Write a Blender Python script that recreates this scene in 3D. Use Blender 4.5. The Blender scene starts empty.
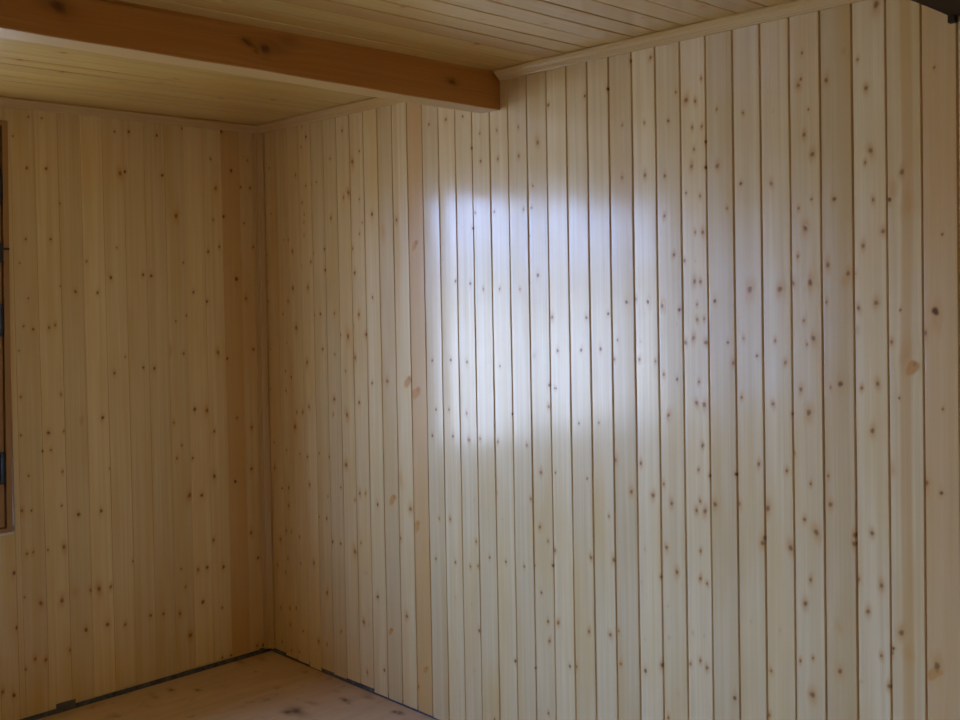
import bpy, math, random
import numpy as np

random.seed(7)
rng = np.random.default_rng(11)
SC = bpy.context.scene
COL = SC.collection

# ------------------------------------------------------------------ measured camera
F_PX, PP_Y = 1050.6, 315.25
CAM = np.array([-2.5711, -4.0262, 1.5899])
RIGHT = np.array([0.71632046, -0.69753786, -0.01805387])
UP = np.array([0.02826309, 0.00315232, 0.99959555])
FWD = np.array([0.69719883, 0.716541, -0.02197265])
H_TRIM, H_CEIL = 2.3107, 2.338
ROOM_X, ROOM_Y = -5.4, -6.6


def at(px, py, axis, value):
    """photo measurement -> the point on the plane axis = value, and metres per pixel there"""
    d = RIGHT * (px - 480) / F_PX + UP * (PP_Y - py) / F_PX + FWD
    t = (value - CAM[axis]) / d[axis]
    return CAM + d * t, t / F_PX


# ------------------------------------------------------------------ materials
def new_mat(name):
    m = bpy.data.materials.new(name)
    m.use_nodes = True
    nt = m.node_tree
    nt.nodes.clear()
    out = nt.nodes.new('ShaderNodeOutputMaterial')
    b = nt.nodes.new('ShaderNodeBsdfPrincipled')
    nt.links.new(b.outputs[0], out.inputs[0])
    return m, nt, b


def N(nt, kind, **kw):
    n = nt.nodes.new(kind)
    for k, v in kw.items():
        setattr(n, k, v)
    return n


def ramp(nt, src, stops, interp='LINEAR'):
    r = nt.nodes.new('ShaderNodeValToRGB')
    r.color_ramp.interpolation = interp
    els = r.color_ramp.elements
    while len(els) > 1:
        els.remove(els[-1])
    els[0].position, els[0].color = stops[0][0], stops[0][1]
    for p, c in stops[1:]:
        e = els.new(p)
        e.color = c
    nt.links.new(src, r.inputs[0])
    return r.outputs[0]


def mix(nt, fac, a, b, mode='MIX'):
    m = nt.nodes.new('ShaderNodeMix')
    m.data_type = 'RGBA'
    m.blend_type = mode
    for sock, v in ((m.inputs[0], fac), (m.inputs[6], a), (m.inputs[7], b)):
        if hasattr(v, 'is_output'):
            nt.links.new(v, sock)
        elif isinstance(v, (int, float)):
            sock.default_value = v
        else:
            sock.default_value = (*v[:3], 1)
    return m.outputs[2]


def g(v):
    return (v, v, v, 1)


def wood_material(name, light, dark, tint, rough=0.4, coat=0.5, coat_rough=0.12, grain=0.35,
                  knot=(0.15, 0.058, 0.013), halo=(0.66, 0.295, 0.038), bump=0.12, spec=0.5, ior=1.5):
    """lacquered softwood; per-vertex: wood = (knot core, halo, tint, board random), grain = (across, along, seed)"""
    m, nt, b = new_mat(name)
    L = nt.links
    wa = N(nt, 'ShaderNodeAttribute', attribute_name='wood')
    ga = N(nt, 'ShaderNodeAttribute', attribute_name='grain')
    sep = N(nt, 'ShaderNodeSeparateColor')
    L.new(wa.outputs['Color'], sep.inputs[0])

    def noise(sx, sy, detail, rough_, dist=0.0):
        mp = N(nt, 'ShaderNodeMapping')
        mp.inputs['Scale'].default_value = (sx, sy, 37.0)
        L.new(ga.outputs['Vector'], mp.inputs[0])
        n = N(nt, 'ShaderNodeTexNoise')
        n.inputs['Scale'].default_value = 1.0
        n.inputs['Detail'].default_value = detail
        n.inputs['Roughness'].default_value = rough_
        n.inputs['Distortion'].default_value = dist
        L.new(mp.outputs[0], n.inputs['Vector'])
        return n.outputs[0]

    fine = ramp(nt, noise(190, 1.6, 3, 0.6, 0.3), [(0.35, g(0)), (0.7, g(1))])
    mid = ramp(nt, noise(62, 0.9, 2, 0.55, 0.4), [(0.36, g(0)), (0.68, g(1))])
    patch = ramp(nt, noise(13, 1.7, 2, 0.5), [(0.45, g(0)), (0.75, g(1))])
    c = mix(nt, mid, light, [l * 0.55 + d * 0.45 for l, d in zip(light, dark)])
    f2 = N(nt, 'ShaderNodeMath', operation='MULTIPLY')
    L.new(fine, f2.inputs[0])
    f2.inputs[1].default_value = grain
    c = mix(nt, f2.outputs[0], c, dark)
    p2 = N(nt, 'ShaderNodeMath', operation='MULTIPLY')
    L.new(patch, p2.inputs[0])
    p2.inputs[1].default_value = 0.75
    c = mix(nt, p2.outputs[0], c, [l * k for l, k in zip(light, (0.88, 0.74, 0.45))])
    # each board its own tone
    br = ramp(nt, wa.outputs['Alpha'], [(0, (0.86, 0.83, 0.78, 1)), (0.5, (0.97, 0.96, 0.94, 1)), (1, (1.07, 1.08, 1.10, 1))])
    c = mix(nt, 1.0, c, br, 'MULTIPLY')
    c = mix(nt, sep.outputs[2], c, tint)
    # halo broken up by the grain
    hm = N(nt, 'ShaderNodeMath', operation='MULTIPLY')
    hr = ramp(nt, mid, [(0, g(0.8)), (1, g(1.0))])
    L.new(sep.outputs[1], hm.inputs[0])
    L.new(hr, hm.inputs[1])
    c = mix(nt, hm.outputs[0], c, halo)
    c = mix(nt, sep.outputs[0], c, knot)
    L.new(c, b.inputs['Base Color'])
    b.inputs['Roughness'].default_value = rough
    for sock, full, loss in (('Specular IOR Level', spec, 0.75), ('Coat Weight', coat, 0.6)):   # knots take the lacquer poorly
        kl = N(nt, 'ShaderNodeMath', operation='MULTIPLY_ADD')
        L.new(sep.outputs[0], kl.inputs[0])
        kl.inputs[1].default_value = -full * loss
        kl.inputs[2].default_value = full
        L.new(kl.outputs[0], b.inputs[sock])
    b.inputs['IOR'].default_value = ior
    b.inputs['Coat Roughness'].default_value = coat_rough
    b.inputs['Coat IOR'].default_value = 1.5
    bp = N(nt, 'ShaderNodeBump')
    bp.inputs['Strength'].default_value = bump
    bp.inputs['Distance'].default_value = 0.002
    hsum = N(nt, 'ShaderNodeMath', operation='ADD')
    L.new(noise(230, 9, 3, 0.65), hsum.inputs[0])
    L.new(noise(48, 17, 2, 0.5), hsum.inputs[1])
    L.new(hsum.outputs[0], bp.inputs['Height'])
    L.new(bp.outputs[0], b.inputs['Normal'])
    L.new(bp.outputs[0], b.inputs['Coat Normal'])
    return m


PINE = wood_material('lacquered_pine', (0.89, 0.715, 0.37), (0.70, 0.475, 0.17), (0.68, 0.36, 0.085), coat=0.72, coat_rough=0.08, rough=0.36, spec=0.85, grain=0.28, bump=0.13)
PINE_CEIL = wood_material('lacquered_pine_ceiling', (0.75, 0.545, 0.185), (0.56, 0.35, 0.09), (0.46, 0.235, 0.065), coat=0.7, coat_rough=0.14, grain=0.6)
PINE_TRIM = wood_material('pine_moulding', (0.78, 0.58, 0.27), (0.60, 0.37, 0.13), (0.5, 0.27, 0.09), coat=0.6, coat_rough=0.2, grain=0.3)
TIMBER = wood_material('stained_timber', (0.66, 0.31, 0.070), (0.46, 0.19, 0.040), (0.62, 0.435, 0.18), coat=0.15,
                       coat_rough=0.3, rough=0.5, grain=0.5, knot=(0.09, 0.04, 0.015), halo=(0.26, 0.10, 0.025), spec=0.3)
TIMBER_DARK = wood_material('dark_timber', (0.060, 0.036, 0.018), (0.04, 0.022, 0.01), (0.05, 0.03, 0.015), coat=0.0, rough=0.7, spec=0.2)
FRAME_WOOD = wood_material('varnished_frame', (0.44, 0.24, 0.085), (0.28, 0.14, 0.045), (0.3, 0.15, 0.05), coat=0.4, coat_rough=0.2)


def plain(name, col, rough=0.7, metal=0.0, noise_scale=30, vary=0.25, bump=0.0):
    m, nt, b = new_mat(name)
    tc = N(nt, 'ShaderNodeTexCoord')
    n = N(nt, 'ShaderNodeTexNoise')
    n.inputs['Scale'].default_value = noise_scale
    n.inputs['Detail'].default_value = 4
    nt.links.new(tc.outputs['Object'], n.inputs['Vector'])
    c = ramp(nt, n.outputs[0], [(0.3, (*[v * (1 - vary) for v in col], 1)), (0.7, (*[min(1, v * (1 + vary)) for v in col], 1))])
    nt.links.new(c, b.inputs['Base Color'])
    b.inputs['Roughness'].default_value = rough
    b.inputs['Metallic'].default_value = metal
    if bump:
        bp = N(nt, 'ShaderNodeBump')
        bp.inputs['Strength'].default_value = bump
        bp.inputs['Distance'].default_value = 0.003
        nt.links.new(n.outputs[0], bp.inputs['Height'])
        nt.links.new(bp.outputs[0], b.inputs['Normal'])
    return m


FELT = plain('grey_lining', (0.115, 0.112, 0.115), 0.9, noise_scale=45, vary=0.45)
HARDWARE = plain('dark_steel', (0.035, 0.033, 0.033), 0.75, 0.0)
SILLPAINT = plain('white_paint', (0.75, 0.74, 0.7), 0.5, vary=0.05)


def floor_material():
    m, nt, b = new_mat('raw_plywood_floor')
    L = nt.links
    tc = N(nt, 'ShaderNodeTexCoord')
    mp = N(nt, 'ShaderNodeMapping')
    mp.inputs['Scale'].default_value = (2.5, 16, 1)
    mp.inputs['Rotation'].default_value = (0, 0, 0.5)
    L.new(tc.outputs['Object'], mp.inputs[0])
    n1 = N(nt, 'ShaderNodeTexNoise')
    n1.inputs['Scale'].default_value = 1.5
    n1.inputs['Detail'].default_value = 5
    n1.inputs['Distortion'].default_value = 0.6
    L.new(mp.outputs[0], n1.inputs['Vector'])
    n2 = N(nt, 'ShaderNodeTexNoise')
    n2.inputs['Scale'].default_value = 14
    n2.inputs['Detail'].default_value = 6
    L.new(tc.outputs['Object'], n2.inputs['Vector'])
    c = mix(nt, ramp(nt, n1.outputs[0], [(0.35, g(0)), (0.65, g(1))]), (0.72, 0.51, 0.29), (0.65, 0.45, 0.25))
    c = mix(nt, ramp(nt, n2.outputs[0], [(0.60, g(0)), (0.76, g(0.55))]), c, (0.30, 0.19, 0.12))
    wa = N(nt, 'ShaderNodeAttribute', attribute_name='wood')
    sep = N(nt, 'ShaderNodeSeparateColor')
    L.new(wa.outputs['Color'], sep.inputs[0])
    c = mix(nt, sep.outputs[1], c, (0.25, 0.14, 0.08))
    c = mix(nt, sep.outputs[0], c, (0.13, 0.075, 0.045))
    L.new(c, b.inputs['Base Color'])
    b.inputs['Roughness'].default_value = 0.75
    b.inputs['Specular IOR Level'].default_value = 0.25
    bp = N(nt, 'ShaderNodeBump')
    bp.inputs['Strength'].default_value = 0.15
    bp.inputs['Distance'].default_value = 0.004
    L.new(n2.outputs[0], bp.inputs['Height'])
    L.new(bp.outputs[0], b.inputs['Normal'])
    return m


FLOOR = floor_material()
m, nt, b = new_mat('window_glass')
nt.nodes.remove(b)
gl = N(nt, 'ShaderNodeBsdfGlossy')
gl.inputs['Roughness'].default_value = 0.02
tr = N(nt, 'ShaderNodeBsdfTransparent')
fr = N(nt, 'ShaderNodeLayerWeight')
fr.inputs['Blend'].default_value = 0.12
ms = N(nt, 'ShaderNodeMixShader')
nt.links.new(fr.outputs['Facing'], ms.inputs[0])
nt.links.new(tr.outputs[0], ms.inputs[1])
nt.links.new(gl.outputs[0], ms.inputs[2])
nt.links.new(ms.outputs[0], nt.nodes['Material Output'].inputs[0])
GLASS = m
FILM, nt, b = new_mat('translucent_film')
nt.nodes.remove(b)
tl = N(nt, 'ShaderNodeBsdfTranslucent')
tl.inputs[0].default_value = (0.48, 0.49, 0.50, 1)
nt.links.new(tl.outputs[0], nt.nodes['Material Output'].inputs[0])


# ------------------------------------------------------------------ mesh helpers
def link_mesh(name, verts, quads, mat, wood=None, grain=None, smooth=False, parent=None, kind=None):
    me = bpy.data.meshes.new(name)
    verts = np.asarray(verts, dtype=np.float32).reshape(-1, 3)
    quads = np.asarray(quads, dtype=np.int32).reshape(-1, 4)
    me.vertices.add(len(verts))
    me.vertices.foreach_set('co', verts.ravel())
    me.loops.add(quads.size)
    me.loops.foreach_set('vertex_index', quads.ravel())
    me.polygons.add(len(quads))
    me.polygons.foreach_set('loop_start', np.arange(0, quads.size, 4, dtype=np.int32))
    me.polygons.foreach_set('loop_total', np.full(len(quads), 4, dtype=np.int32))
    me.polygons.foreach_set('use_smooth', np.full(len(quads), bool(smooth)))
    if wood is not None:
        a = me.attributes.new('wood', 'FLOAT_COLOR', 'POINT')
        a.data.foreach_set('color', np.asarray(wood, dtype=np.float32).ravel())
    if grain is not None:
        a = me.attributes.new('grain', 'FLOAT_VECTOR', 'POINT')
        a.data.foreach_set('vector', np.asarray(grain, dtype=np.float32).ravel())
    me.update(calc_edges=True)
    me.validate()
    me.materials.append(mat)
    o = bpy.data.objects.new(name, me)
    COL.objects.link(o)
    if parent:
        o.parent = parent
    if kind:
        o['kind'] = kind
    return o


class Bag:
    """collects grids of quads with wood attributes into one mesh"""

    def __init__(self):
        self.v, self.q, self.w, self.g, self.n = [], [], [], [], 0

    def grid(self, pos, wood, grain, flip=False):
        r, c = pos.shape[:2]
        i = np.arange(r * c).reshape(r, c) + self.n
        q = np.stack([i[:-1, :-1], i[:-1, 1:], i[1:, 1:], i[1:, :-1]], -1).reshape(-1, 4)
        if flip:
            q = q[:, ::-1]
        self.v.append(pos.reshape(-1, 3)); self.q.append(q)
        self.w.append(wood.reshape(-1, 4)); self.g.append(grain.reshape(-1, 3))
        self.n += r * c

    def box(self, lo, hi, rnd=0.5, tint=0.0):
        lo, hi = np.array(lo, float), np.array(hi, float)
        lo, hi = np.minimum(lo, hi), np.maximum(lo, hi)
        c = np.array([[lo[0], lo[1], lo[2]], [hi[0], lo[1], lo[2]], [hi[0], hi[1], lo[2]], [lo[0], hi[1], lo[2]],
                      [lo[0], lo[1], hi[2]], [hi[0], lo[1], hi[2]], [hi[0], hi[1], hi[2]], [lo[0], hi[1], hi[2]]])
        f = np.array([[3, 2, 1, 0], [4, 5, 6, 7], [0, 1, 5, 4], [1, 2, 6, 5], [2, 3, 7, 6], [3, 0, 4, 7]])
        c = c[f.ravel()]                       # own corners per face keep the edges crisp
        self.v.append(c); self.q.append(np.arange(24).reshape(6, 4) + self.n)
        self.w.append(np.tile([0, 0, tint, rnd], (24, 1)))
        ax = np.argsort(hi - lo)
        gg = np.stack([c[:, ax[1]], c[:, ax[2]], np.full(24, rnd * 9)], -1)
        self.g.append(gg); self.n += 24

    def build(self, name, mat, smooth=False, parent=None, kind=None):
        return link_mesh(name, np.concatenate(self.v), np.concatenate(self.q), mat, np.concatenate(self.w),
                         np.concatenate(self.g), smooth, parent, kind)


def sstep(x, a, b):
    t = np.clip((x - a) / (b - a), 0, 1)
    return t * t * (3 - 2 * t)


class Knots:
    """knot = (across, along, radius, kind); kinds: d dark pin, k brown knot, f orange flame, p pale dent, s soft stain"""

    def __init__(self):
        self.k = []

    def add(self, u, v, r, kind='n'):
        self.k.append((u, v, r, kind))

    def field(self, U, V, vary):
        core = np.zeros(U.shape); halo = np.zeros(U.shape); dU = np.zeros(U.shape); rel = np.zeros(U.shape)
        umin, umax, vmin, vmax = U.min(), U.max(), V.min(), V.max()
        for n, (u, v, r, kd) in enumerate(self.k):
            R = r * 9
            if u < umin - 0.0005 or u > umax + 0.0005 or v + R < vmin or v - R > vmax:
                continue
            rows = np.where((V[:, 0] > v - R) & (V[:, 0] < v + R))[0]
            if not len(rows):
                continue
            sl = slice(rows[0], rows[-1] + 1)
            du, dv = U[sl] - u, V[sl] - v
            wob = 1 + min(0.12, 14 * r) * np.sin(2 * np.arctan2(dv, du) + n * 1.7) + min(0.1, 9 * r) * np.sin(3 * np.arctan2(dv, du) + n)
            d = np.sqrt((du / r) ** 2 + (dv / (1.15 * r)) ** 2) / wob
            lean = du - 0.12 * dv * np.sin(n * 2.3)
            dh = np.sqrt((lean / (2.3 * r)) ** 2 + (dv / (4.6 * r)) ** 2) / wob
            ring = np.exp(-((d - 1.7) / 0.7) ** 2)
            if kd in 'dn':
                c, h, f = 0.95 if kd == 'd' else 0.85, 0.5, 0.4
            elif kd == 'k':
                c, h, f = 0.68, 0.85, 0.5
            elif kd == 'f':
                c, h, f = 0.30, 1.0, 0.5
                lean = du - 0.42 * dv
                dh = np.sqrt((lean / (1.7 * r)) ** 2 + (np.where(dv > 0, dv / (1.3 * r), dv / (2.6 * r))) ** 2) / wob
            elif kd == 's':
                c, h, f = 0.0, 0.5, 0.4
            else:
                c, h, f = 0.12, 0.12, 1.0
            if kd == 'f':
                d = np.sqrt(((du - 0.35 * r) / (0.45 * r)) ** 2 + ((dv - 0.4 * r) / (0.7 * r)) ** 2)
            if kd != 's':
                core[sl] = np.maximum(core[sl], c * (1 - sstep(d, 0.55, 1.35)))
            halo[sl] = np.maximum(halo[sl], h * (np.exp(-dh ** 2 * 1.6) if kd != 'f' else 1 - sstep(dh, 0.7, 1.25)))
            dU[sl] -= du * np.exp(-(np.sqrt((du / (2.6 * r)) ** 2 + (dv / (5 * r)) ** 2)) ** 2) * 0.7
            rel[sl] += f * (-0.00050 * np.exp(-(d / 1.1) ** 2) + 0.00034 * ring) * min(1.0, r / 0.006 + 0.2)
        return core, halo, dU, rel


def board_field(bag, frame, bounds, zspans, knots, du, dv, groove, tints=None, seed=0, warp=1.0, flip=False, tilts=None):
    """Boards side by side. frame(u, v, n) -> xyz; bounds: sorted across-edges; zspans[i]: list of (v0, v1)."""
    g0, depth, ch = groove
    r2 = np.random.default_rng(seed)
    for i in range(len(bounds) - 1):
        rnd = r2.uniform(0.05, 0.95)
        tilt, cup, ph, ph2 = r2.normal(0, 0.0062), r2.normal(0.00042, 0.00025), r2.uniform(0, 6.3), r2.uniform(0, 6.3)
        step = r2.normal(0, 0.0003)
        if tilts and i in tilts:
            tilt = tilts[i]
        u0, u1 = bounds[i] , bounds[i + 1]
        W = u1 - u0
        nflat = max(3, int(round((W - 2 * ch - 2 * g0) / du)))
        eu = np.array([0.0, g0, g0 + 0.0004, g0 + 0.0006, g0 + ch * 0.75, g0 + ch])
        ez = np.array([-depth, -depth, -ch * 0.9, -ch * 0.75, -ch * 0.02, 0.0])
        us = np.concatenate([u0 + eu, np.linspace(u0 + g0 + ch, u1 - g0 - ch, nflat + 1)[1:-1], (u1 - eu)[::-1]])
        prof = np.concatenate([ez, np.zeros(nflat - 1), ez[::-1]])
        inside = ((us > u0 + g0 + 0.0002) & (us < u1 - g0 - 0.0002)).astype(float)
        for (v0, v1) in zspans[i]:
            nv = max(2, int(round((v1 - v0) / dv)) + 1)
            vs = np.linspace(v0, v1, nv)
            U, V = np.meshgrid(us, vs)
            s = (U - (u0 + u1) / 2) / (W / 2)
            core, halo, dU, rel = knots.field(U, V, r2)
            nrm = prof[None, :] + (step + warp * (tilt * s * W / 2 + cup * (1 - s * s) +
                                   0.00042 * np.sin(V * (5.5 + 2.5 * rnd) + ph) + 0.00010 * np.sin(V * 23 + ph2) + 0.00016 * s * np.sin(V * 4.3 + ph2)) + rel) * inside[None, :]
            pos = frame(U, V, nrm)
            tint = np.full(U.shape, 0.0)
            if tints and i in tints:
                t = tints[i]
                tint[:] = t(s, V) if callable(t) else t
            gl_ = np.zeros(U.shape)
            gl_[:, inside < 0.5] = 0.8           # groove tinted a deeper brown than the board face
            tint = np.maximum(tint, gl_)
            bag.grid(pos, np.stack([core, halo, tint, np.full(U.shape, rnd)], -1),
                     np.stack([U + dU, V + 3.1 * i, np.full(U.shape, i * 0.377 + seed)], -1), flip)


def sweep(bag, prof, a0, a1, frame, da=0.02, knots=None, tint=None, rnd=0.5, seed=0.0, caps=True, closed=True, bow=None):
    """extrude a profile [(p, q)] along an axis; frame(p, q, a) -> xyz"""
    P = np.array(prof, float)
    if closed:
        P = np.vstack([P, P[:1]])
    per = np.concatenate([[0], np.cumsum(np.hypot(*np.diff(P, axis=0).T))])
    A = np.linspace(a0, a1, max(2, int(abs(a1 - a0) / da) + 1))
    # duplicate profile corners for crisp edges
    for j in range(len(P) - 1):
        k = max(1, int(round((per[j + 1] - per[j]) / 0.009))) if knots else 1
        t = np.linspace(0, 1, k + 1)
        pp = P[j][None] + (P[j + 1] - P[j])[None] * t[:, None]
        pe = per[j] + (per[j + 1] - per[j]) * t
        S, AA = np.meshgrid(pe, A)
        core = np.zeros(S.shape); halo = np.zeros(S.shape); dU = np.zeros(S.shape)
        if knots:
            c_, h_, d_, _ = knots.field(S, AA, None)
            core, halo, dU = c_, h_, d_
        PX, _ = np.meshgrid(pp[:, 0], A)
        QX, _ = np.meshgrid(pp[:, 1], A)
        tt = np.full(S.shape, tint(j) if callable(tint) else (tint or 0.0))
        bag.grid(frame(PX, QX, AA), np.stack([core, halo, tt, np.full(S.shape, rnd)], -1), np.stack([S + dU, AA, np.full(S.shape, seed)], -1))
    if caps and closed:
        for a in (a0, a1):
            c = P[:-1].mean(0)
            pts = []
            for j in range(len(P) - 1):
                pts.append([[*c], [*P[j]]]); pts.append([[*c], [*P[j + 1]]])
            pts = np.array(pts)
            pos = frame(pts[..., 0], pts[..., 1], np.full(pts.shape[:2], a))
            bag.grid(pos, np.tile([0, 0, tint(0) if callable(tint) else (tint or 0.0), rnd], (*pts.shape[:2], 1)).astype(float),
                     np.concatenate([pts, np.full((*pts.shape[:2], 1), seed)], -1))


def tag(o, label, cat, group=None):
    o['label'], o['category'] = label, cat
    if group:
        o['group'] = group


# ------------------------------------------------------------------ knots read off the walls
def knots_from(blocks, axis, sign, size):
    kn = Knots()
    for (ox, oy, s, items) in blocks:
        for tok in items.split():
            parts = tok.split(',')
            x, y, r = float(parts[0]), float(parts[1]), float(parts[2])
            kd = parts[3] if len(parts) > 3 else 'n'
            p, mpp = at(ox + x / s, oy + y / s, axis, 0.0)
            if p[2] < -0.2:
                continue
            kn.add(sign * p[1 - axis], p[2], max(r * mpp * size, 0.0030), kd)
    return kn


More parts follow.
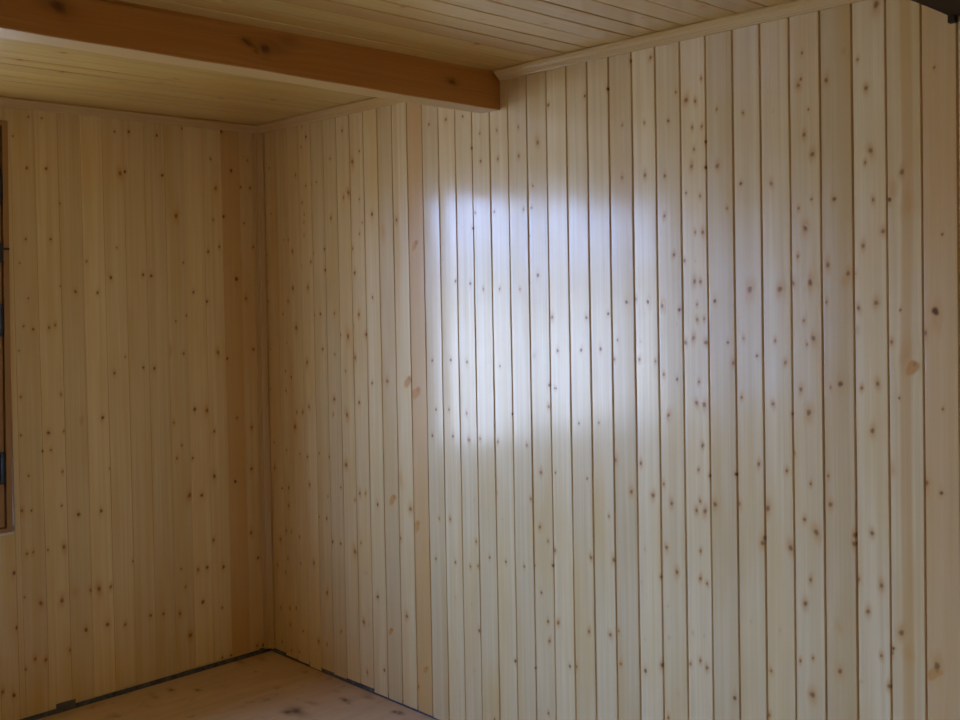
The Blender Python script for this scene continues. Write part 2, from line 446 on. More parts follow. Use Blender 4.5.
RIGHT_KNOTS = [
 (260, 100, 4.5, "208,166,1.3,d 186,212,.8 190,120,.7 370,138,1.2 316,264,.9 415,277,1.8,k 447,230,1 42,306,.9 160,338,1,k 207,386,.9 232,381,.9 254,369,.9 190,462,1 398,417,1.8,k 377,438,1,k 447,447,.8 50,512,.8 320,531,1.4,k 504,514,1.6,d 200,515,.6 199,550,.7 199,609,.8 460,552,.8 449,602,.9 127,630,.6 106,630,.7 289,671,1.1 146,682,1.3,k 240,689,.8 30,700,.7 417,668,1.1,k 614,540,1.4,k 553,590,2.2,s 700,645,2.6,f"),
 (260, 260, 4.5, "229,8,1.2 184,25,1,k 292,45,1.3 427,58,1.6 148,127,1.5,k 216,123,1.3,k 126,186,.9,k 34,96,.7 40,186,.7 507,168,1.2 103,243,.9 244,248,1.3 272,243,1.4 335,240,1,k 446,245,1.5,k 163,305,1.7,k 420,298,1 397,344,2,k 362,339,1.2,k 477,335,1.5,k 120,372,.7 48,400,.7 283,401,1.4 337,424,.9,k 213,461,1.5,k 428,440,1.5,k 115,500,.9 140,527,.9 386,500,.9 505,554,1.3 572,545,1.7,k 549,540,1,k 668,540,3,f 706,590,3.6,f 118,589,1 143,590,.8 48,580,.5 335,626,1.6,k 447,641,1.6 222,661,1.2,k 192,685,1.2,k 166,684,1,k 392,697,1.9,k 331,695,.9,k"),
 (260, 420, 4.5, "158,30,2,k 64,100,.8 119,136,.9 179,153,.8 214,166,1.1 267,150,.9 311,166,.9 66,215,1.1,k 388,202,2,k 98,307,.8 129,305,1.2 224,291,1.2,k 364,304,1 305,343,.7 450,330,1.6,k 476,330,1,k 427,360,.9,k 530,380,1.5,d 600,350,2.8,f 677,400,2,k 630,265,2.6,s 708,470,3.2,f 129,385,1.2,k 265,435,1 300,443,1.3 119,498,1,k 141,503,.8,k 92,538,1.4,k 178,525,.8,k 327,548,1.5 363,556,1.3 428,592,2,k 455,553,.9,k 632,533,1.3,k 126,623,.9,k 80,652,.9,k 244,643,1.3,k 116,685,.8,k 184,645,.7 471,690,1.2,p"),
 (260, 560, 4.5, "303,147,1.6,k 135,217,1,k 94,215,.9,k 162,216,.8,k 138,290,1,k 195,320,.9 100,368,.9,k 265,366,1.3,k 302,380,.9,k 143,407,.9 178,413,.9 366,322,.9,k 530,166,1.6,d 468,279,1.8,k 490,290,1.2,p 590,316,2,f 661,253,1.6,k 560,496,1.4,d 484,505,1,k 748,489,2.2,f 712,570,1.6,k 480,55,1.5,p"),
 (400, 100, 4.5, "131,110,1.2,d 207,88,1.2,d 282,74,1.2 323,216,1.2,d 363,275,1.2,d 440,265,1.2,k 535,252,1.2,k 619,191,1.9,k 359,150,.9,k 436,136,.9,k 533,122,.9,k 667,22,1.4 597,386,.8 592,485,1 557,492,1,k 340,507,1.1 424,503,1.1 327,577,1.3 582,612,1"),
 (400, 260, 4.5, "249,95,1.2 316,106,1.3 375,130,1,k 449,130,1,k 541,131,1,k 583,103,1 620,69,1.7 684,258,1.5,k 146,452,1.2 229,450,1.3 302,459,1.3 606,430,2,p 450,478,.8 709,408,1.4 671,563,1.4 697,577,.8 163,673,1.2 221,673,1 300,690,1,k 505,693,1 669,660,1.4,k"),
 (400, 420, 4.5, "147,70,1.4 238,73,1.3 310,90,1.4,k 361,84,1.1,k 440,98,1.1,k 572,114,1.1,k 634,236,1.5,k 433,328,1,k 589,355,1.1,k 629,482,1.4,k 177,443,.9,k 226,446,1.1,k 335,360,.8,p 460,447,.8,p 343,547,1.1,k 162,624,1.2 250,640,1.2 403,619,1.2 477,638,1.2 560,659,1.1 606,655,1.3 686,656,1.4 317,659,1.1,k 352,657,1,k 696,587,1.6,k 665,545,1,k"),
 (400, 560, 4.5, "357,318,1.5 519,455,1.6,d 610,487,.8 636,147,1.3 666,277,1.5 673,365,1.4,k 711,285,1.3,k 250,168,1,p 324,200,1,p 258,462,.8,p 334,498,1,p 426,716,1.1 668,690,1.2,k"),
 (550, 50, 4.5, "157,207,1.3,d 259,175,1.5,d 363,48,1.6,k 453,34,1.5,k 532,319,1.4 566,190,.9 325,338,.9,k 424,327,.8,k 324,573,1.5,k 427,563,1.7,k 517,566,1.5,d 612,225,2.2,k 653,230,1.5,k 640,348,1.2,k 683,343,1,k 700,412,1.3 648,447,1.2,k 637,523,1.6,k 700,528,1.6 612,643,.9 676,657,1,k 680,128,1,k"),
 (550, 210, 4.5, "558,201,1.5,k 688,100,1.6,k 653,100,1,k 516,27,1.4,k 605,228,1.4,k 654,228,1.2,p 651,321,1.8,k 677,322,1.5,k 345,414,1.8 442,413,1.8 385,401,1.5,k 263,467,1.5 165,484,1.5 228,625,1.6 141,630,1.5 35,634,1.2 9,482,1.2 304,585,1 289,672,1.4,k 401,674,1.4,k 475,680,1.2,k 507,431,2,k 583,449,1.7,d 662,493,1.4,k 693,490,1,k 646,575,1.7,k 700,597,1.6,k 611,597,1.6,k 661,425,1,k 406,592,.7,p 570,513,.8,p"),
 (550, 370, 4.5, "512,20,1.3,k 572,42,1.4 535,204,1.9,k 660,148,1.8,k 695,157,2,k 670,53,1.2,k 688,337,1.2,k 294,405,1.7,k 408,420,1.6,k 366,548,1.8,k 464,564,2,k 512,513,1.3,k 548,600,1.7,k 669,449,1,k 676,590,1.2,k 660,632,1.6,k 698,635,2,k 168,489,1 25,462,.8 28,83,.8 130,240,.8 220,238,.8 266,658,.9,k"),
 (550, 530, 3.789, "16,78,1.4,k 10,134,1.1 156,104,1.6,k 242,113,1.8,k 149,384,1.5,k 229,397,1.7,k 32,350,1.5,k 76,516,1.5 100,518,1.4,k 268,507,1.4,k 260,382,1,k 361,534,1.9 425,512,2,k 442,66,1.6,k 482,159,1.9,k 346,198,1.4,p 359,72,1.3,p 262,45,1,p 420,178,.9,k 447,287,1.5,p 452,408,2,p 540,390,2,p 584,402,1.2,p 570,184,1.5,k 595,203,1.2,k 571,80,1.2,k 570,495,1.3,k 595,522,1.6,k 532,507,1,k 486,622,1.2,p 448,712,1.5,k 700,637,1.8 359,415,1,p"),
 (700, 0, 4, "409,212,1.3 404,317,1.5 394,342,1.8,k 505,321,2,k 575,200,3,p 664,352,1.9,k 630,238,1,k 434,438,1 417,539,1.7,k 450,617,2.2,k 682,602,2.2,k 660,650,1.3,k 67,437,1,k 172,452,1,k 290,447,1.2,p 270,366,1,p 70,663,2.2,k 24,568,1.4 24,670,1.5 705,18,3,k"),
 (700, 180, 4, "163,14,1.7 285,14,1.7,k 446,77,1.3 395,113,1,k 538,76,2.2 422,192,2.4,k 512,340,2.2,k 593,374,2,k 580,400,2.2,s 515,312,1.5,s 200,437,2.8,k 320,436,2.6,k 372,412,2.2,k 442,410,2.7,k 60,484,1.8,d 109,113,1,k 652,263,1.9,k 692,79,1.5,k 616,375,1.5,k 705,491,2.2,k 634,512,1.8,k 506,488,1.2,k 416,563,1.1,k 455,633,2.3,k 429,658,1.2,k 301,643,1.4,k 228,703,1.4 112,650,1.4 174,633,1.2,k 392,305,1.3,k 628,600,1.8,s 26,650,1.6,k"),
 (700, 360, 4, "133,12,1.6,k 166,150,1.4,k 293,176,1.7,k 405,118,1.8,k 437,211,2.7,k 562,96,2.7 647,112,1.6,k 711,95,1.8,k 690,283,2.2,k 371,215,1.2,k 378,372,1.2,k 235,416,1.7,k 348,443,1.5,k 144,457,1.7,d 444,495,1.3,k 513,464,1.3,k 522,578,2.2,k 61,577,2.2,k 155,575,1.8,k 271,594,2.4,k 419,638,1.7,k 466,689,2.6,k 258,712,2,k 620,700,2.4,k 688,693,2,k 18,180,2,k 10,345,1,k 40,463,1.2,k 20,605,1.6,k 523,110,1.2,k 342,10,1.5,k"),
 (720, 540, 4, "171,12,2.3,k 283,32,2.4,k 363,159,1.5,k 342,254,2.2,k 538,15,2.4,k 553,158,1.5,k 646,182,1.9,k 592,286,2,k 124,326,1.2,p 241,360,1.3,p 322,483,1.4,k 373,472,1,k 205,523,1.3,k 60,632,1.9 481,525,2.3,k 371,619,2.6,k 197,700,1.6,k 646,463,1.4,k 567,567,1.8,p 678,585,2,k 478,350,2,s"),
 (860, 0, 4, "168,688,2.4,k 297,270,.9"),
 (860, 160, 4, "118,158,2.2,d 130,120,3,s 195,175,4.5,s 92,285,2,k 302,605,3.8,d 260,692,2.2,k 162,600,1.2 330,297,1"),
 (860, 320, 4, "213,182,4.2,f 185,140,4,s 127,88,1.5,k 158,312,.8 332,356,.9 265,652,2.4,k 326,692,1.9 130,600,2.5,s 300,5,3,s"),
 (860, 480, 3, "125,458,2.6,k 100,505,1.8,d 97,518,1.6,d 232,558,3.2,k 228,575,4,f 145,520,3,s"),
]
BACK_KNOTS = [
 (0, 100, 3.5556, "101,60,1 148,64,1 46,128,.9 95,242,1.5 164,244,1.5 407,113,1.1 458,113,1.3,d 557,126,1.3,d 648,101,1.1 785,111,2,d 427,261,1.9,k 444,255,1.6,d 577,268,1.5 748,210,1.1 822,251,1.7,d 767,314,1.4,k 855,310,1.2 889,313,1.3 626,412,2,k 795,414,1.6,d 868,439,.9 758,426,.9 91,495,1.2 180,495,1.2 780,522,1.2 740,539,1.1 900,523,1.2 212,368,.7 415,525,.8 880,215,.9"),
 (0, 250, 3.5556, "70,46,.7 308,40,1 394,98,1.6,d 509,88,1.4,d 538,92,1.5,d 268,148,1.6 347,152,1.5 688,150,1.3 735,183,1.5 841,103,2,d 875,172,1.4,k 740,6,1.2 652,45,.8 215,128,.8 101,172,.7 84,271,1.1 118,282,1.5 174,276,1.3 196,267,1.1,k 68,358,.9 664,233,1 625,253,.8 605,358,2.2,s 653,368,1.2,k 775,364,1.5,k 808,386,1.3,d 901,353,1.4 510,418,1.3,d 549,421,1.5,d 407,438,1.3 446,380,.8 74,523,1,k 217,514,1,k"),
 (0, 400, 3.5556, "365,63,1.6,d 172,117,1.8 74,126,1.1 227,111,1,k 151,182,1.2 181,178,1.1 290,72,1.5,s 693,33,1.7,d 737,37,1.8,k 843,63,1.2,k 618,81,1,k 762,111,1.3 895,97,1.2,k 646,161,1.1 629,207,1.2 686,207,1.2 102,270,1.1 391,243,1 222,255,1.1,k 894,245,1.4 837,290,1.7,d 762,271,1.8 674,339,2.3,k 718,339,1.7 78,394,1.5,k 112,393,1.1 219,376,1.1 279,407,1.9 360,394,1.7 893,472,1.5,k 759,498,1.4,k 918,561,1.4 227,523,1.8,k 118,541,1.1,k 96,547,1.3,k 170,533,1"),
 (0, 550, 3.5556, "50,82,1.9 474,40,1.1 737,62,1.7 705,70,1.3,k 795,60,1.7 918,28,1.5 324,143,1.6,k 352,138,2,k 394,131,1.5,k 265,150,2,s 145,190,2,k 220,180,2,k 722,185,1.9 536,233,1.5 581,227,1.4 640,226,1.5,k 445,265,1.3,k 382,265,1.9 306,284,2 61,276,1.9 677,303,2,k 790,205,1 790,383,1.3 822,376,1.5 936,338,1.8 914,340,1.3,k 125,388,1.6,k 163,391,1.7,k 251,356,1.6,k 50,517,2 10,505,1.6,k 91,425,1.2,k 644,67,.9 660,131,1,k 88,168,.8"),
]

# ------------------------------------------------------------------ right wall (plane x = 0, across = -y)
GY = [0.0, 0.0325, 0.121, 0.2095, 0.298, 0.386, 0.475, 0.564, 0.652, 0.741, 0.829, 0.917, 1.006]
d_ = [87.9, 88.7, 88.8, 87.7, 88.1, 88.3, 87.8, 87.6, 87.2, 87., 86.6, 88.3, 87.8, 88.1, 87.5, 88.3, 86.8, 88., 88.3, 87.7, 89.1, 88.3, 85.9]
for v in d_:
    GY.append(GY[-1] + v / 1000)
n_visible = len(GY)
while GY[-1] < -ROOM_Y:
    GY.append(GY[-1] + 0.088)
GY[-1] = -ROOM_Y
rk = knots_from(RIGHT_KNOTS, 0, -1, 0.95)
for _ in range(160):                       # boards beyond the photograph's edge
    rk.add(random.uniform(3.1, 6.5), random.uniform(0.05, 2.3), random.uniform(0.004, 0.009), random.choice('knkp'))
bottoms = []
for i in range(len(GY) - 1):
    bottoms.append(float(rng.uniform(0.005, 0.009)))
bottoms[0:9] = [0.022, 0.019, 0.010, 0.008, 0.003, 0.017, 0.013, 0.018, 0.020]


def stripe(lo, hi, a):
    def f(s, V):
        w = 0.10 * np.sin(V * 2.1) + 0.05 * np.sin(V * 5.3 + 1)
        return a * sstep(s + w, lo - 0.12, lo + 0.12) * (1 - sstep(s + w, hi - 0.12, hi + 0.12))
    return f


i_or = GY.index(1.006) - 0            # the orange board starts at the 1.006 groove
tints_r = {i_or: 0.62, 0: 0.2, 1: 0.15, i_or - 1: stripe(-0.9, -0.3, 0.22), i_or + 21: stripe(-0.25, 0.38, 0.55), i_or - 4: 0.1, i_or - 2: 0.1, i_or + 22: 0.5, i_or + 19: 0.06}
wr = Bag()
RF = lambda u, v, n: np.stack([-n - 0.0, -u, v], -1)
spans = [[(bottoms[i], H_CEIL - 0.001)] for i in range(len(GY) - 1)]
nv = n_visible + 1
board_field(wr, RF, GY[:nv], spans[:nv - 1], rk, 0.0030, 0.0030, (0.0021, 0.0065, 0.0018), tints_r, seed=3, tilts={i_or: 0.012, i_or + 1: -0.019, i_or + 2: -0.010, i_or + 3: -0.004})
board_field(wr, RF, GY[nv - 1:], spans[nv - 1:], rk, 0.012, 0.012, (0.0021, 0.0065, 0.0018), None, seed=4)
wr.box((0.0066, 0.14, -0.05), (0.16, ROOM_Y - 0.14, 2.5), 0.4)
wr.build('wall_right', PINE, True, kind='structure')

# ------------------------------------------------------------------ back wall (plane y = 0, across = x)
WX0, WX1, WZ0, WZ1 = -2.93, -1.100, 0.728, 2.247      # window opening
VX0, VX1 = -4.70, -3.20                               # second opening, further left
bk = knots_from(BACK_KNOTS, 1, 1, 0.9)
for _ in range(120):
    bk.add(random.uniform(-4.6, -1.2), random.uniform(0.05, 2.3), random.uniform(0.004, 0.007), random.choice('knn'))
BX = [0.0, -0.0165, -0.105, -0.1935, -0.282, -0.3705, -0.459, -0.5475, -0.636, -0.7245, -0.813, -0.9015, -0.99, -1.0785]
nb = len(BX)
while BX[-1] > ROOM_X:
    BX.append(BX[-1] - 0.088)
BX[-1] = ROOM_X
BX = BX[::-1]
wb = Bag()
BF = lambda u, v, n: np.stack([u, -n, v], -1)
fine_b, fine_s, coarse = [], [], []
zb = lambda: float(rng.uniform(0.019, 0.027))
for i in range(len(BX) - 1):
    a, c = BX[i], BX[i + 1]
    b0 = zb()
    full = [(b0, H_CEIL - 0.001)]
    cuts = sorted({a, c} | {v for v in (WX0, WX1, VX0, VX1) if a + 1e-4 < v < c - 1e-4})
    if a >= -1.0795:
        cuts = [a, c]
    pieces = []
    for lo, hi in zip(cuts[:-1], cuts[1:]):
        mid_ = (lo + hi) / 2
        hole = WX0 < mid_ < WX1 or VX0 < mid_ < VX1
        pieces.append(([lo, hi], [(b0, WZ0), (WZ1, H_CEIL - 0.001)] if hole else full))
    for bd, sp in pieces:
        fine = bd[1] > -1.3
        tn = None
        if abs(bd[0] + 0.1935) < 1e-4:
            tn = {0: 0.62}
        elif abs(bd[0] + 0.105) < 1e-4:
            tn = {0: 0.22}
        board_field(wb, BF, bd, [sp], bk, 0.0034 if fine else 0.02, 0.0034 if fine else 0.03,
                    (0.0003, 0.0022, 0.0012), tn, seed=100 + i, warp=0.6, flip=False)
# solid wall behind the boards, around the opening
for lo, hi in (((0.14, 0.0042, -0.05), (WX1, 0.16, 2.5)), ((WX0, 0.0042, -0.05), (VX1, 0.16, 2.5)), ((VX0, 0.0042, -0.05), (ROOM_X - 0.14, 0.16, 2.5)),
               ((WX1, 0.0042, -0.05), (WX0, 0.16, WZ0)), ((WX1, 0.0042, WZ1), (WX0, 0.16, 2.5)),
               ((VX1, 0.0042, -0.05), (VX0, 0.16, WZ0)), ((VX1, 0.0042, WZ1), (VX0, 0.16, 2.5))):
    wb.box(lo, hi, 0.4)
wb.build('wall_back', PINE, True, kind='structure')


# grey lining in the gap under the boards
def lining(name, boxes):
    b_ = Bag()
    for lo, hi in boxes:
        b_.box(lo, hi)
    return b_.build(name, FELT, kind='structure')


lining('baseboard_back', [((0.0, 0.0036, -0.02), (ROOM_X, -0.0022, 0.0165)), ((-0.89, -0.0006, 0.0), (-0.965, -0.0032, 0.036)), ((-0.0, -0.004, 0), (-0.06, -0.001, 0.0235))])
lining('baseboard_right', [((0.006, -0.0, -0.02), (0.0015, ROOM_Y, 0.02))])

# ------------------------------------------------------------------ walls behind the camera
wl = Bag()
LF = lambda u, v, n: np.stack([ROOM_X + n, u, v], -1)
no = Knots()
ub = list(np.arange(ROOM_Y, -0.05, 0.0884)) + [0.0]
board_field(wl, LF, ub, [[(0.01, H_CEIL - 0.001)]] * (len(ub) - 1), no, 0.03, 0.08, (0.0012, 0.006, 0.003), None, 300)
wl.box((ROOM_X - 0.14, ROOM_Y - 0.14, -0.05), (ROOM_X - 0.0062, 0.1, 2.5), 0.4)
wl.build('wall_left', PINE, True, kind='structure')
wf = Bag()
FFm = lambda u, v, n: np.stack([u, ROOM_Y + n, v], -1)
ub = list(np.arange(ROOM_X, -0.05, 0.0884)) + [0.0]
board_field(wf, FFm, ub, [[(0.01, H_CEIL - 0.001)]] * (len(ub) - 1), no, 0.03, 0.08, (0.0012, 0.006, 0.003), None, 500)
wf.box((ROOM_X, ROOM_Y - 0.14, -0.05), (0.0, ROOM_Y - 0.0062, 2.5), 0.4)
wf.build('wall_front', PINE, True, kind='structure')

# ------------------------------------------------------------------ floor
fk = Knots()
for px, py, r, kd in ((296, 711, 3.2, 'k'), (288, 712, 2.2, 'k'), (312, 703, 1.6, 's'), (345, 700, 1.5, 'k'), (400, 713, 1.4, 'k'), (395, 712, 1.2, 'k'),
                      (240, 662, 1.4, 's'), (262, 659, 1.3, 's'), (305, 672, 1.2, 's'), (171, 690, 1.2, 'k'), (198, 690, 1.0, 'k'), (155, 697, 1.2, 's'), (368, 697, 1.6, 's')):
    p, mpp = at(px, py, 2, 0.0)
    fk.add(p[0], p[1], r * mpp * 1.3, kd)
fl = Bag()
U, V = np.meshgrid(np.arange(ROOM_X, 0.0001, 0.012), np.concatenate([np.arange(ROOM_Y, -1.3, 0.08), np.arange(-1.3, 0.0, 0.009), [-0.004]]))
core, halo, dU, rel = fk.field(U, V, None)
fl.grid(np.stack([np.minimum(U, -0.001), V, 0 * U], -1), np.stack([core, halo, 0 * U, 0 * U + .5], -1), np.stack([U, V, 0 * U], -1))
fl.box((ROOM_X - 0.1, ROOM_Y - 0.1, -0.2), (0.12, 0.12, -0.022))
fl.build('floor', FLOOR, True, kind='structure')

# ------------------------------------------------------------------ ceiling boards (run along x)
ck = Knots()
for px, py, r, kd in ((64, 53, 4, 'k'), (20, 60, 3.5, 'k'), (62, 72, 3.2, 'k'), (221, 98.5, 3, 'n'), (176, 79, 2.5, 'k'), (161, 83, 2, 'k'), (273, 100, 2.5, 'k'),
                      (122, 82, 2, 'k'), (305, 112, 1.5, 'k'), (130, 100, 1.5, 'k'), (403, 7, 3.5, 'n'), (477, 44, 3, 'k'), (500, 3, 2.5, 'k'), (380, 42, 2, 'k'),
                      (643, 18, 2.2, 'k'), (573, 12, 2.5, 'k'), (598, 30, 1.8, 'k'), (325, 3, 4, 's'), (703, 6, 2, 'k'), (545, 23, 2, 'k'), (482, 19, 1.6, 'k')):
    p, mpp = at(px, py, 2, H_CEIL)
    ck.add(-p[1], p[0], r * mpp * 0.8, kd)
for _ in range(150):
    ck.add(random.uniform(0.05, 6.4), random.uniform(-4.5, -1.6), random.uniform(0.004, 0.009), random.choice('kn'))
ce = Bag()
CF = lambda u, v, n: np.stack([v, -u, H_CEIL - n], -1)
cb = [0.0] + [0.07 + 0.0885 * i for i in range(0, 80)]
cb = [c for c in cb if c < -ROOM_Y - 0.03] + [-ROOM_Y]
gr = (0.0022, 0.006, 0.0018)
vis = next(i for i, c in enumerate(cb) if c > 2.7)
jb = next(i for i, c in enumerate(cb) if c > 1.60)
tc_ = {jb + 1: 0.45, 3: 0.15, 7: 0.2, jb + 4: 0.15, jb + 7: 0.2}
board_field(ce, CF, cb[:vis + 1], [[(-1.75, 0.005)]] * vis, ck, 0.0075, 0.0075, gr, tc_, seed=21)
board_field(ce, CF, cb[:vis + 1], [[(ROOM_X, -1.75)]] * vis, ck, 0.016, 0.03, gr, tc_, seed=21)
board_field(ce, CF, cb[vis:], [[(ROOM_X, 0.005)]] * (len(cb) - 1 - vis), ck, 0.016, 0.04, gr, None, seed=22)
ce.box((ROOM_X - 0.1, ROOM_Y - 0.1, H_CEIL + 0.0064), (0.12, 0.12, H_CEIL + 0.16), 0.4)
ce.build('ceiling', PINE_CEIL, True, kind='structure')

# ------------------------------------------------------------------ mouldings
# cornice section: (out from the wall, drop below the ceiling)
COR = [(0.0002, 0.0004), (0.0465, 0.0004), (0.0475, 0.0055), (0.0360, 0.0115), (0.0345, 0.0105), (0.0315, 0.0155), (0.0275, 0.0150), (0.0240, 0.0195), (0.0190, 0.0190),
       (0.0150, 0.0235), (0.0105, 0.0232), (0.0075, 0.0280), (0.0002, 0.0285)]
t1 = Bag()
sweep(t1, COR, ROOM_X, -0.001, lambda p, q, a: np.stack([np.minimum(a, -p - 0.0005), -p - 0.0015, H_CEIL - 0.0009 - q], -1), 0.05, rnd=0.3, seed=1.3, tint=0.12)
t1.build('trim_1', PINE_TRIM, kind='structure')
t2 = Bag()
sweep(t2, COR, -0.001, -1.4065, lambda p, q, a: np.stack([-p - 0.0015, np.minimum(a, -p - 0.0005), H_CEIL - 0.0009 - q], -1), 0.05, rnd=0.55, seed=2.1)
t2.build('trim_2', PINE_TRIM, kind='structure')
t3 = Bag()
sweep(t3, COR, -1.5035, -3.0095, lambda p, q, a: np.stack([-p - 0.0015, np.minimum(a, -1.5035 - p * 0.32), H_CEIL - 0.0009 - q], -1), 0.05, rnd=0.75, seed=4.7)
t3.build('trim_3', PINE_TRIM, kind='structure')
t5 = Bag()
sweep(t5, COR, -3.1075, ROOM_Y, lambda p, q, a: np.stack([-p - 0.0015, a, H_CEIL - 0.0009 - q], -1), 0.05, rnd=0.6, seed=5.1)
t5.build('trim_5', PINE_TRIM, kind='structure')
# corner moulding, floor to cornice
CORN = [(0.0015, 0.0015), (0.036, 0.0015), (0.036, 0.0065), (0.032, 0.0085), (0.0300, 0.0060), (0.0265, 0.0130), (0.0235, 0.0110), (0.0180, 0.0180), (0.0110, 0.0235), (0.0130, 0.0265),
        (0.0060, 0.0300), (0.0085, 0.0320), (0.0065, 0.0335), (0.0015, 0.0335)]
t4 = Bag()
sweep(t4, CORN, 0.018, H_TRIM + 0.006, lambda p, q, a: np.stack([-p, -q, a], -1), 0.05, rnd=0.35, seed=6.2, tint=0.15)
t4.build('trim_4', PINE_TRIM, kind='structure')


# ------------------------------------------------------------------ beams
def beam(name, y_front, y_back, z_bot, x0, x1, mat, slope, kn, tint, seam=None):
    """x from x0 to x1; the section is (y, z) with softened arrises; slope lifts it towards x0"""
    c = 0.003
    top = H_CEIL + 0.0
    sec = [(y_front + c, z_bot), (y_back - c, z_bot), (y_back, z_bot + c), (y_back, top), (y_front, top), (y_front, z_bot + c)]
    bg = Bag()

    def fr(p, q, a):
        lift = np.where(q < top - 0.01, -a * slope, 0)
        wane = 0.0009 * np.sin(a * 6.1 + 1) + 0.0006 * np.sin(a * 17 + p * 30)
        return np.stack([a, p, q + np.where(q < top - 0.01, lift + wane, 0)], -1)
    sweep(bg, sec, x0, x1, fr, 0.012, kn, tint, rnd=0.5, seed=3.3)
    return bg.build(name, mat, False)


# perimeter coordinate of the front face runs from its top (at the ceiling) down to the bottom arris
sec_w = 0.095
bot_len = sec_w - 0.006
back_h = H_CEIL - 2.2095 - 0.003
p_front0 = bot_len + 0.00424 + back_h + sec_w
kb = Knots()
for px, py, r, kd in ((58, 11, 6, 'k'), (265, 52, 4.5, 'k'), (246, 44, 2.4, 'k'), (250, 47, 2.6, 'k'), (256, 54, 1.8, 'k'), (289, 42, 5, 's'), (452, 82, 2.6, 'k'), (275, 50, 6, 's')):
    p, mpp = at(px, py, 1, -1.502)
    kb.add(p_front0 + (H_CEIL - p[2]), p[0], r * mpp * 0.9, kd)
b1 = beam('ceiling_beam', -1.502, -1.407, 2.2095, ROOM_X, -0.0008, TIMBER, 0.0085, kb, lambda j: 0.85 if j == 0 else 0.0)
tag(b1, 'orange-brown timber ceiling beam crossing the room, its end butting against the knotty boarded wall', 'beam')
b2 = beam('ceiling_beam', -3.106, -3.011, 2.2245, ROOM_X, -0.0008, TIMBER_DARK, 0.0, None, 0.0)
b1['kind'] = b2['kind'] = 'thing'
tag(b2, 'nearly black timber ceiling beam peeking into the top right corner', 'beam')
wbx = Bag()
wbx.box((-0.018, -3.027, 2.209), (-0.0005, -3.0115, 2.2285), 0.3)
w_ = wbx.build('shim', TIMBER_DARK, parent=b2)


# ------------------------------------------------------------------ windows
def window(name, loc, rot_z, lean, w, h, panes, wall_d, glass=None):
    """built in a local frame: x along the wall from the right edge leftwards (negative), y into the wall (+), z up from the sill"""
    root = bpy.data.objects.new(name, None)
    COL.objects.link(root)
    root.location = loc
    root.rotation_euler = (0, lean, rot_z)
    root['kind'] = 'structure'
    e = 0.020
    f = Bag()                                  # outer frame
    y0, y1 = -0.006, wall_d
    f.box((-e, y0, 0), (0, y1, h)); f.box((-w, y0, 0), (-w + e, y1, h))
    f.box((-w + e, y0, h - e), (-e, y1, h)); f.box((-w + e, y0, 0), (-e, y1, e * 0.8))
    for lo, hi in (((-e - 0.016, 0.052, 0), (-e, 0.07, h)), ((-w + e, 0.052, 0), (-w + e + 0.016, 0.07, h)),
                   ((-w + e, 0.052, h - e - 0.016), (-e, 0.07, h - e)), ((-w + e, 0.052, e * 0.8), (-e, 0.07, e + 0.016))):
        f.box(lo, hi)
    f.build('window_frame', FRAME_WOOD, parent=root)
    sash_w = (w - 2 * e) / panes
    for k in range(panes):
        x1 = -e - 0.005 - k * sash_w
        x0 = -e - (k + 1) * sash_w + (0.005 if k == panes - 1 else 0.0)
        st, tr_ = 0.038, 0.15
        s = Bag()
        ya, yb = 0.004, 0.05
        s.box((x1 - st, ya, e), (x1, yb, h - e)); s.box((x0, ya, e), (x0 + st, yb, h - e))
        s.box((x0 + st, ya, h - e - tr_), (x1 - st, yb, h - e)); s.box((x0 + st, ya, e), (x1 - st, yb, e + st))
        so = s.build('sash', FRAME_WOOD, parent=root)
        p = Bag()
        p.box((x0 + st - 0.004, 0.026, e + st - 0.004), (x1 - st + 0.004, 0.030, h - e - tr_ + 0.004))
        p.build('pane', glass or GLASS, parent=so)
        if k == 0:
            for zc in (0.24, 0.79, 1.29):
                hb = Bag()
                ang = np.linspace(0, 2 * math.pi, 13)
                A, Z = np.meshgrid(ang, [zc - 0.060, zc - 0.058, zc + 0.058, zc + 0.060])
                R = np.array([0.002, 0.0075, 0.0075, 0.002])[:, None]
                pos = np.stack([-0.030 + R * np.cos(A), -0.003 + R * np.sin(A), Z], -1)
                hb.grid(pos, np.zeros((*A.shape, 4)), np.zeros((*A.shape, 3)))
                hb.box((-0.043, 0.001, zc - 0.06), (-0.026, 0.0045, zc + 0.06))
                hb.build('hinge', HARDWARE, True, parent=so)
            lt = Bag()
            lt.box((-0.040, -0.010, 1.005), (-0.023, 0.006, 1.075)); lt.box((-0.030, -0.012, 1.050), (-0.001, -0.004, 1.058))
            lt.build('latch', HARDWARE, parent=so)
    sl = Bag()
    sl.box((-w - 0.0, -0.010, -0.008), (0.003, -0.001, 0.0))
    sl.build('sill', SILLPAINT, parent=root)
    return root


window('window_1', (-1.1105, 0.0, WZ0), 0, 0.0149, 1.80, 1.53, 3, 0.12)
window('window_2', (VX1, 0.0, WZ0), 0, 0, VX1 - VX0, WZ1 - WZ0, 2, 0.12, FILM)

# ------------------------------------------------------------------ daylight
eb = Bag()
eb.box((0.6, 0.16, 2.42), (ROOM_X - 0.6, 0.85, 2.47), 0.4)
eb.build('roof', TIMBER_DARK, kind='structure')

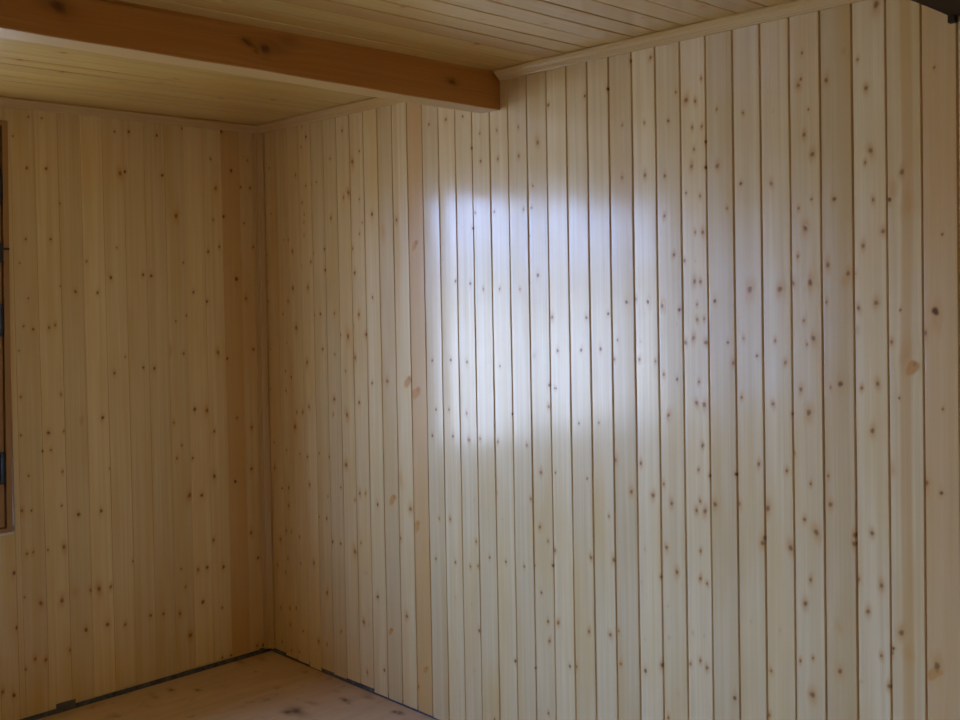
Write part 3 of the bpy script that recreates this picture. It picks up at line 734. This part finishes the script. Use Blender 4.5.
w = bpy.data.worlds.new('overcast_sky')
SC.world = w
w.use_nodes = True
nt = w.node_tree
nt.nodes.clear()
out = nt.nodes.new('ShaderNodeOutputWorld')
bg = nt.nodes.new('ShaderNodeBackground')
tc = nt.nodes.new('ShaderNodeTexCoord')
sx = nt.nodes.new('ShaderNodeSeparateXYZ')
nt.links.new(tc.outputs['Generated'], sx.inputs[0])
nz = nt.nodes.new('ShaderNodeTexNoise')
nz.inputs['Scale'].default_value = 22
nz.inputs['Detail'].default_value = 3
nt.links.new(tc.outputs['Generated'], nz.inputs['Vector'])
ad = nt.nodes.new('ShaderNodeMath'); ad.operation = 'MULTIPLY_ADD'
nt.links.new(nz.outputs[0], ad.inputs[0]); ad.inputs[1].default_value = 0.03
nt.links.new(sx.outputs[2], ad.inputs[2])
mr = nt.nodes.new('ShaderNodeMapRange')
mr.inputs['From Min'].default_value = -0.5; mr.inputs['From Max'].default_value = 0.5
tall = nt.nodes.new('ShaderNodeMapRange')              # the trees stand taller to one side
tall.interpolation_type = 'SMOOTHSTEP'
tall.inputs['From Min'].default_value = -0.735; tall.inputs['From Max'].default_value = -0.695
tall.inputs['To Min'].default_value = 0.0; tall.inputs['To Max'].default_value = 0.014
nt.links.new(sx.outputs[0], tall.inputs[0])
tz = nt.nodes.new('ShaderNodeMath'); tz.operation = 'SUBTRACT'
nt.links.new(ad.outputs[0], tz.inputs[0]); nt.links.new(tall.outputs[0], tz.inputs[1])
nt.links.new(tz.outputs[0], mr.inputs[0])
# value 0.5 = horizon (+0.015 noise mean): snowy ground below, a dark line of trees, pale sky above
col = ramp(nt, mr.outputs[0], [(0.0, (0.20, 0.22, 0.25, 1)), (0.30, (0.30, 0.34, 0.40, 1)), (0.40, (0.62, 0.73, 0.97, 1)), (0.494, (0.66, 0.79, 1.04, 1)),
                               (0.507, (0.22, 0.25, 0.22, 1)), (0.532, (0.24, 0.28, 0.26, 1)),
                               (0.544, (0.66, 0.88, 1.50, 1)), (0.62, (0.70, 1.02, 1.90, 1)), (0.85, (0.70, 1.24, 2.85, 1))])
nt.links.new(col, bg.inputs[0])
bg.inputs[1].default_value = 12.3
nt.links.new(bg.outputs[0], out.inputs[0])


def portal(name, loc, rot, sx_, sy_):
    l = bpy.data.lights.new(name, 'AREA')
    l.shape = 'RECTANGLE'; l.size = sx_; l.size_y = sy_
    l.cycles.is_portal = True
    o = bpy.data.objects.new(name, l)
    COL.objects.link(o)
    o.location = loc; o.rotation_euler = rot


portal('window_portal', ((VX0 + VX1) / 2, 0.13, (WZ0 + WZ1) / 2), (-math.pi / 2, 0, 0), VX1 - VX0, WZ1 - WZ0)
portal('window_portal', ((WX0 + WX1) / 2, 0.13, (WZ0 + WZ1) / 2), (-math.pi / 2, 0, 0), WX1 - WX0, WZ1 - WZ0)

# ------------------------------------------------------------------ camera and view
cd = bpy.data.cameras.new('camera')
cam = bpy.data.objects.new('camera', cd)
COL.objects.link(cam)
from mathutils import Matrix
cam.matrix_world = Matrix(((RIGHT[0], UP[0], -FWD[0], CAM[0]), (RIGHT[1], UP[1], -FWD[1], CAM[1]), (RIGHT[2], UP[2], -FWD[2], CAM[2]), (0, 0, 0, 1)))
cd.sensor_fit = 'HORIZONTAL'
cd.sensor_width = 36
cd.lens = F_PX / 960 * 36
cd.shift_y = -(360 - PP_Y) / 960
cd.clip_start = 0.02
SC.camera = cam
vs = SC.view_settings
vs.view_transform = 'Standard'
vs.look = 'None'
vs.gamma = 1
vs.use_curve_mapping = False
vs.exposure = 0.0
SC.cycles.use_denoising = True
SC.cycles.max_bounces = 10
SC.cycles.diffuse_bounces = 7
SC.cycles.sample_clamp_indirect = 8
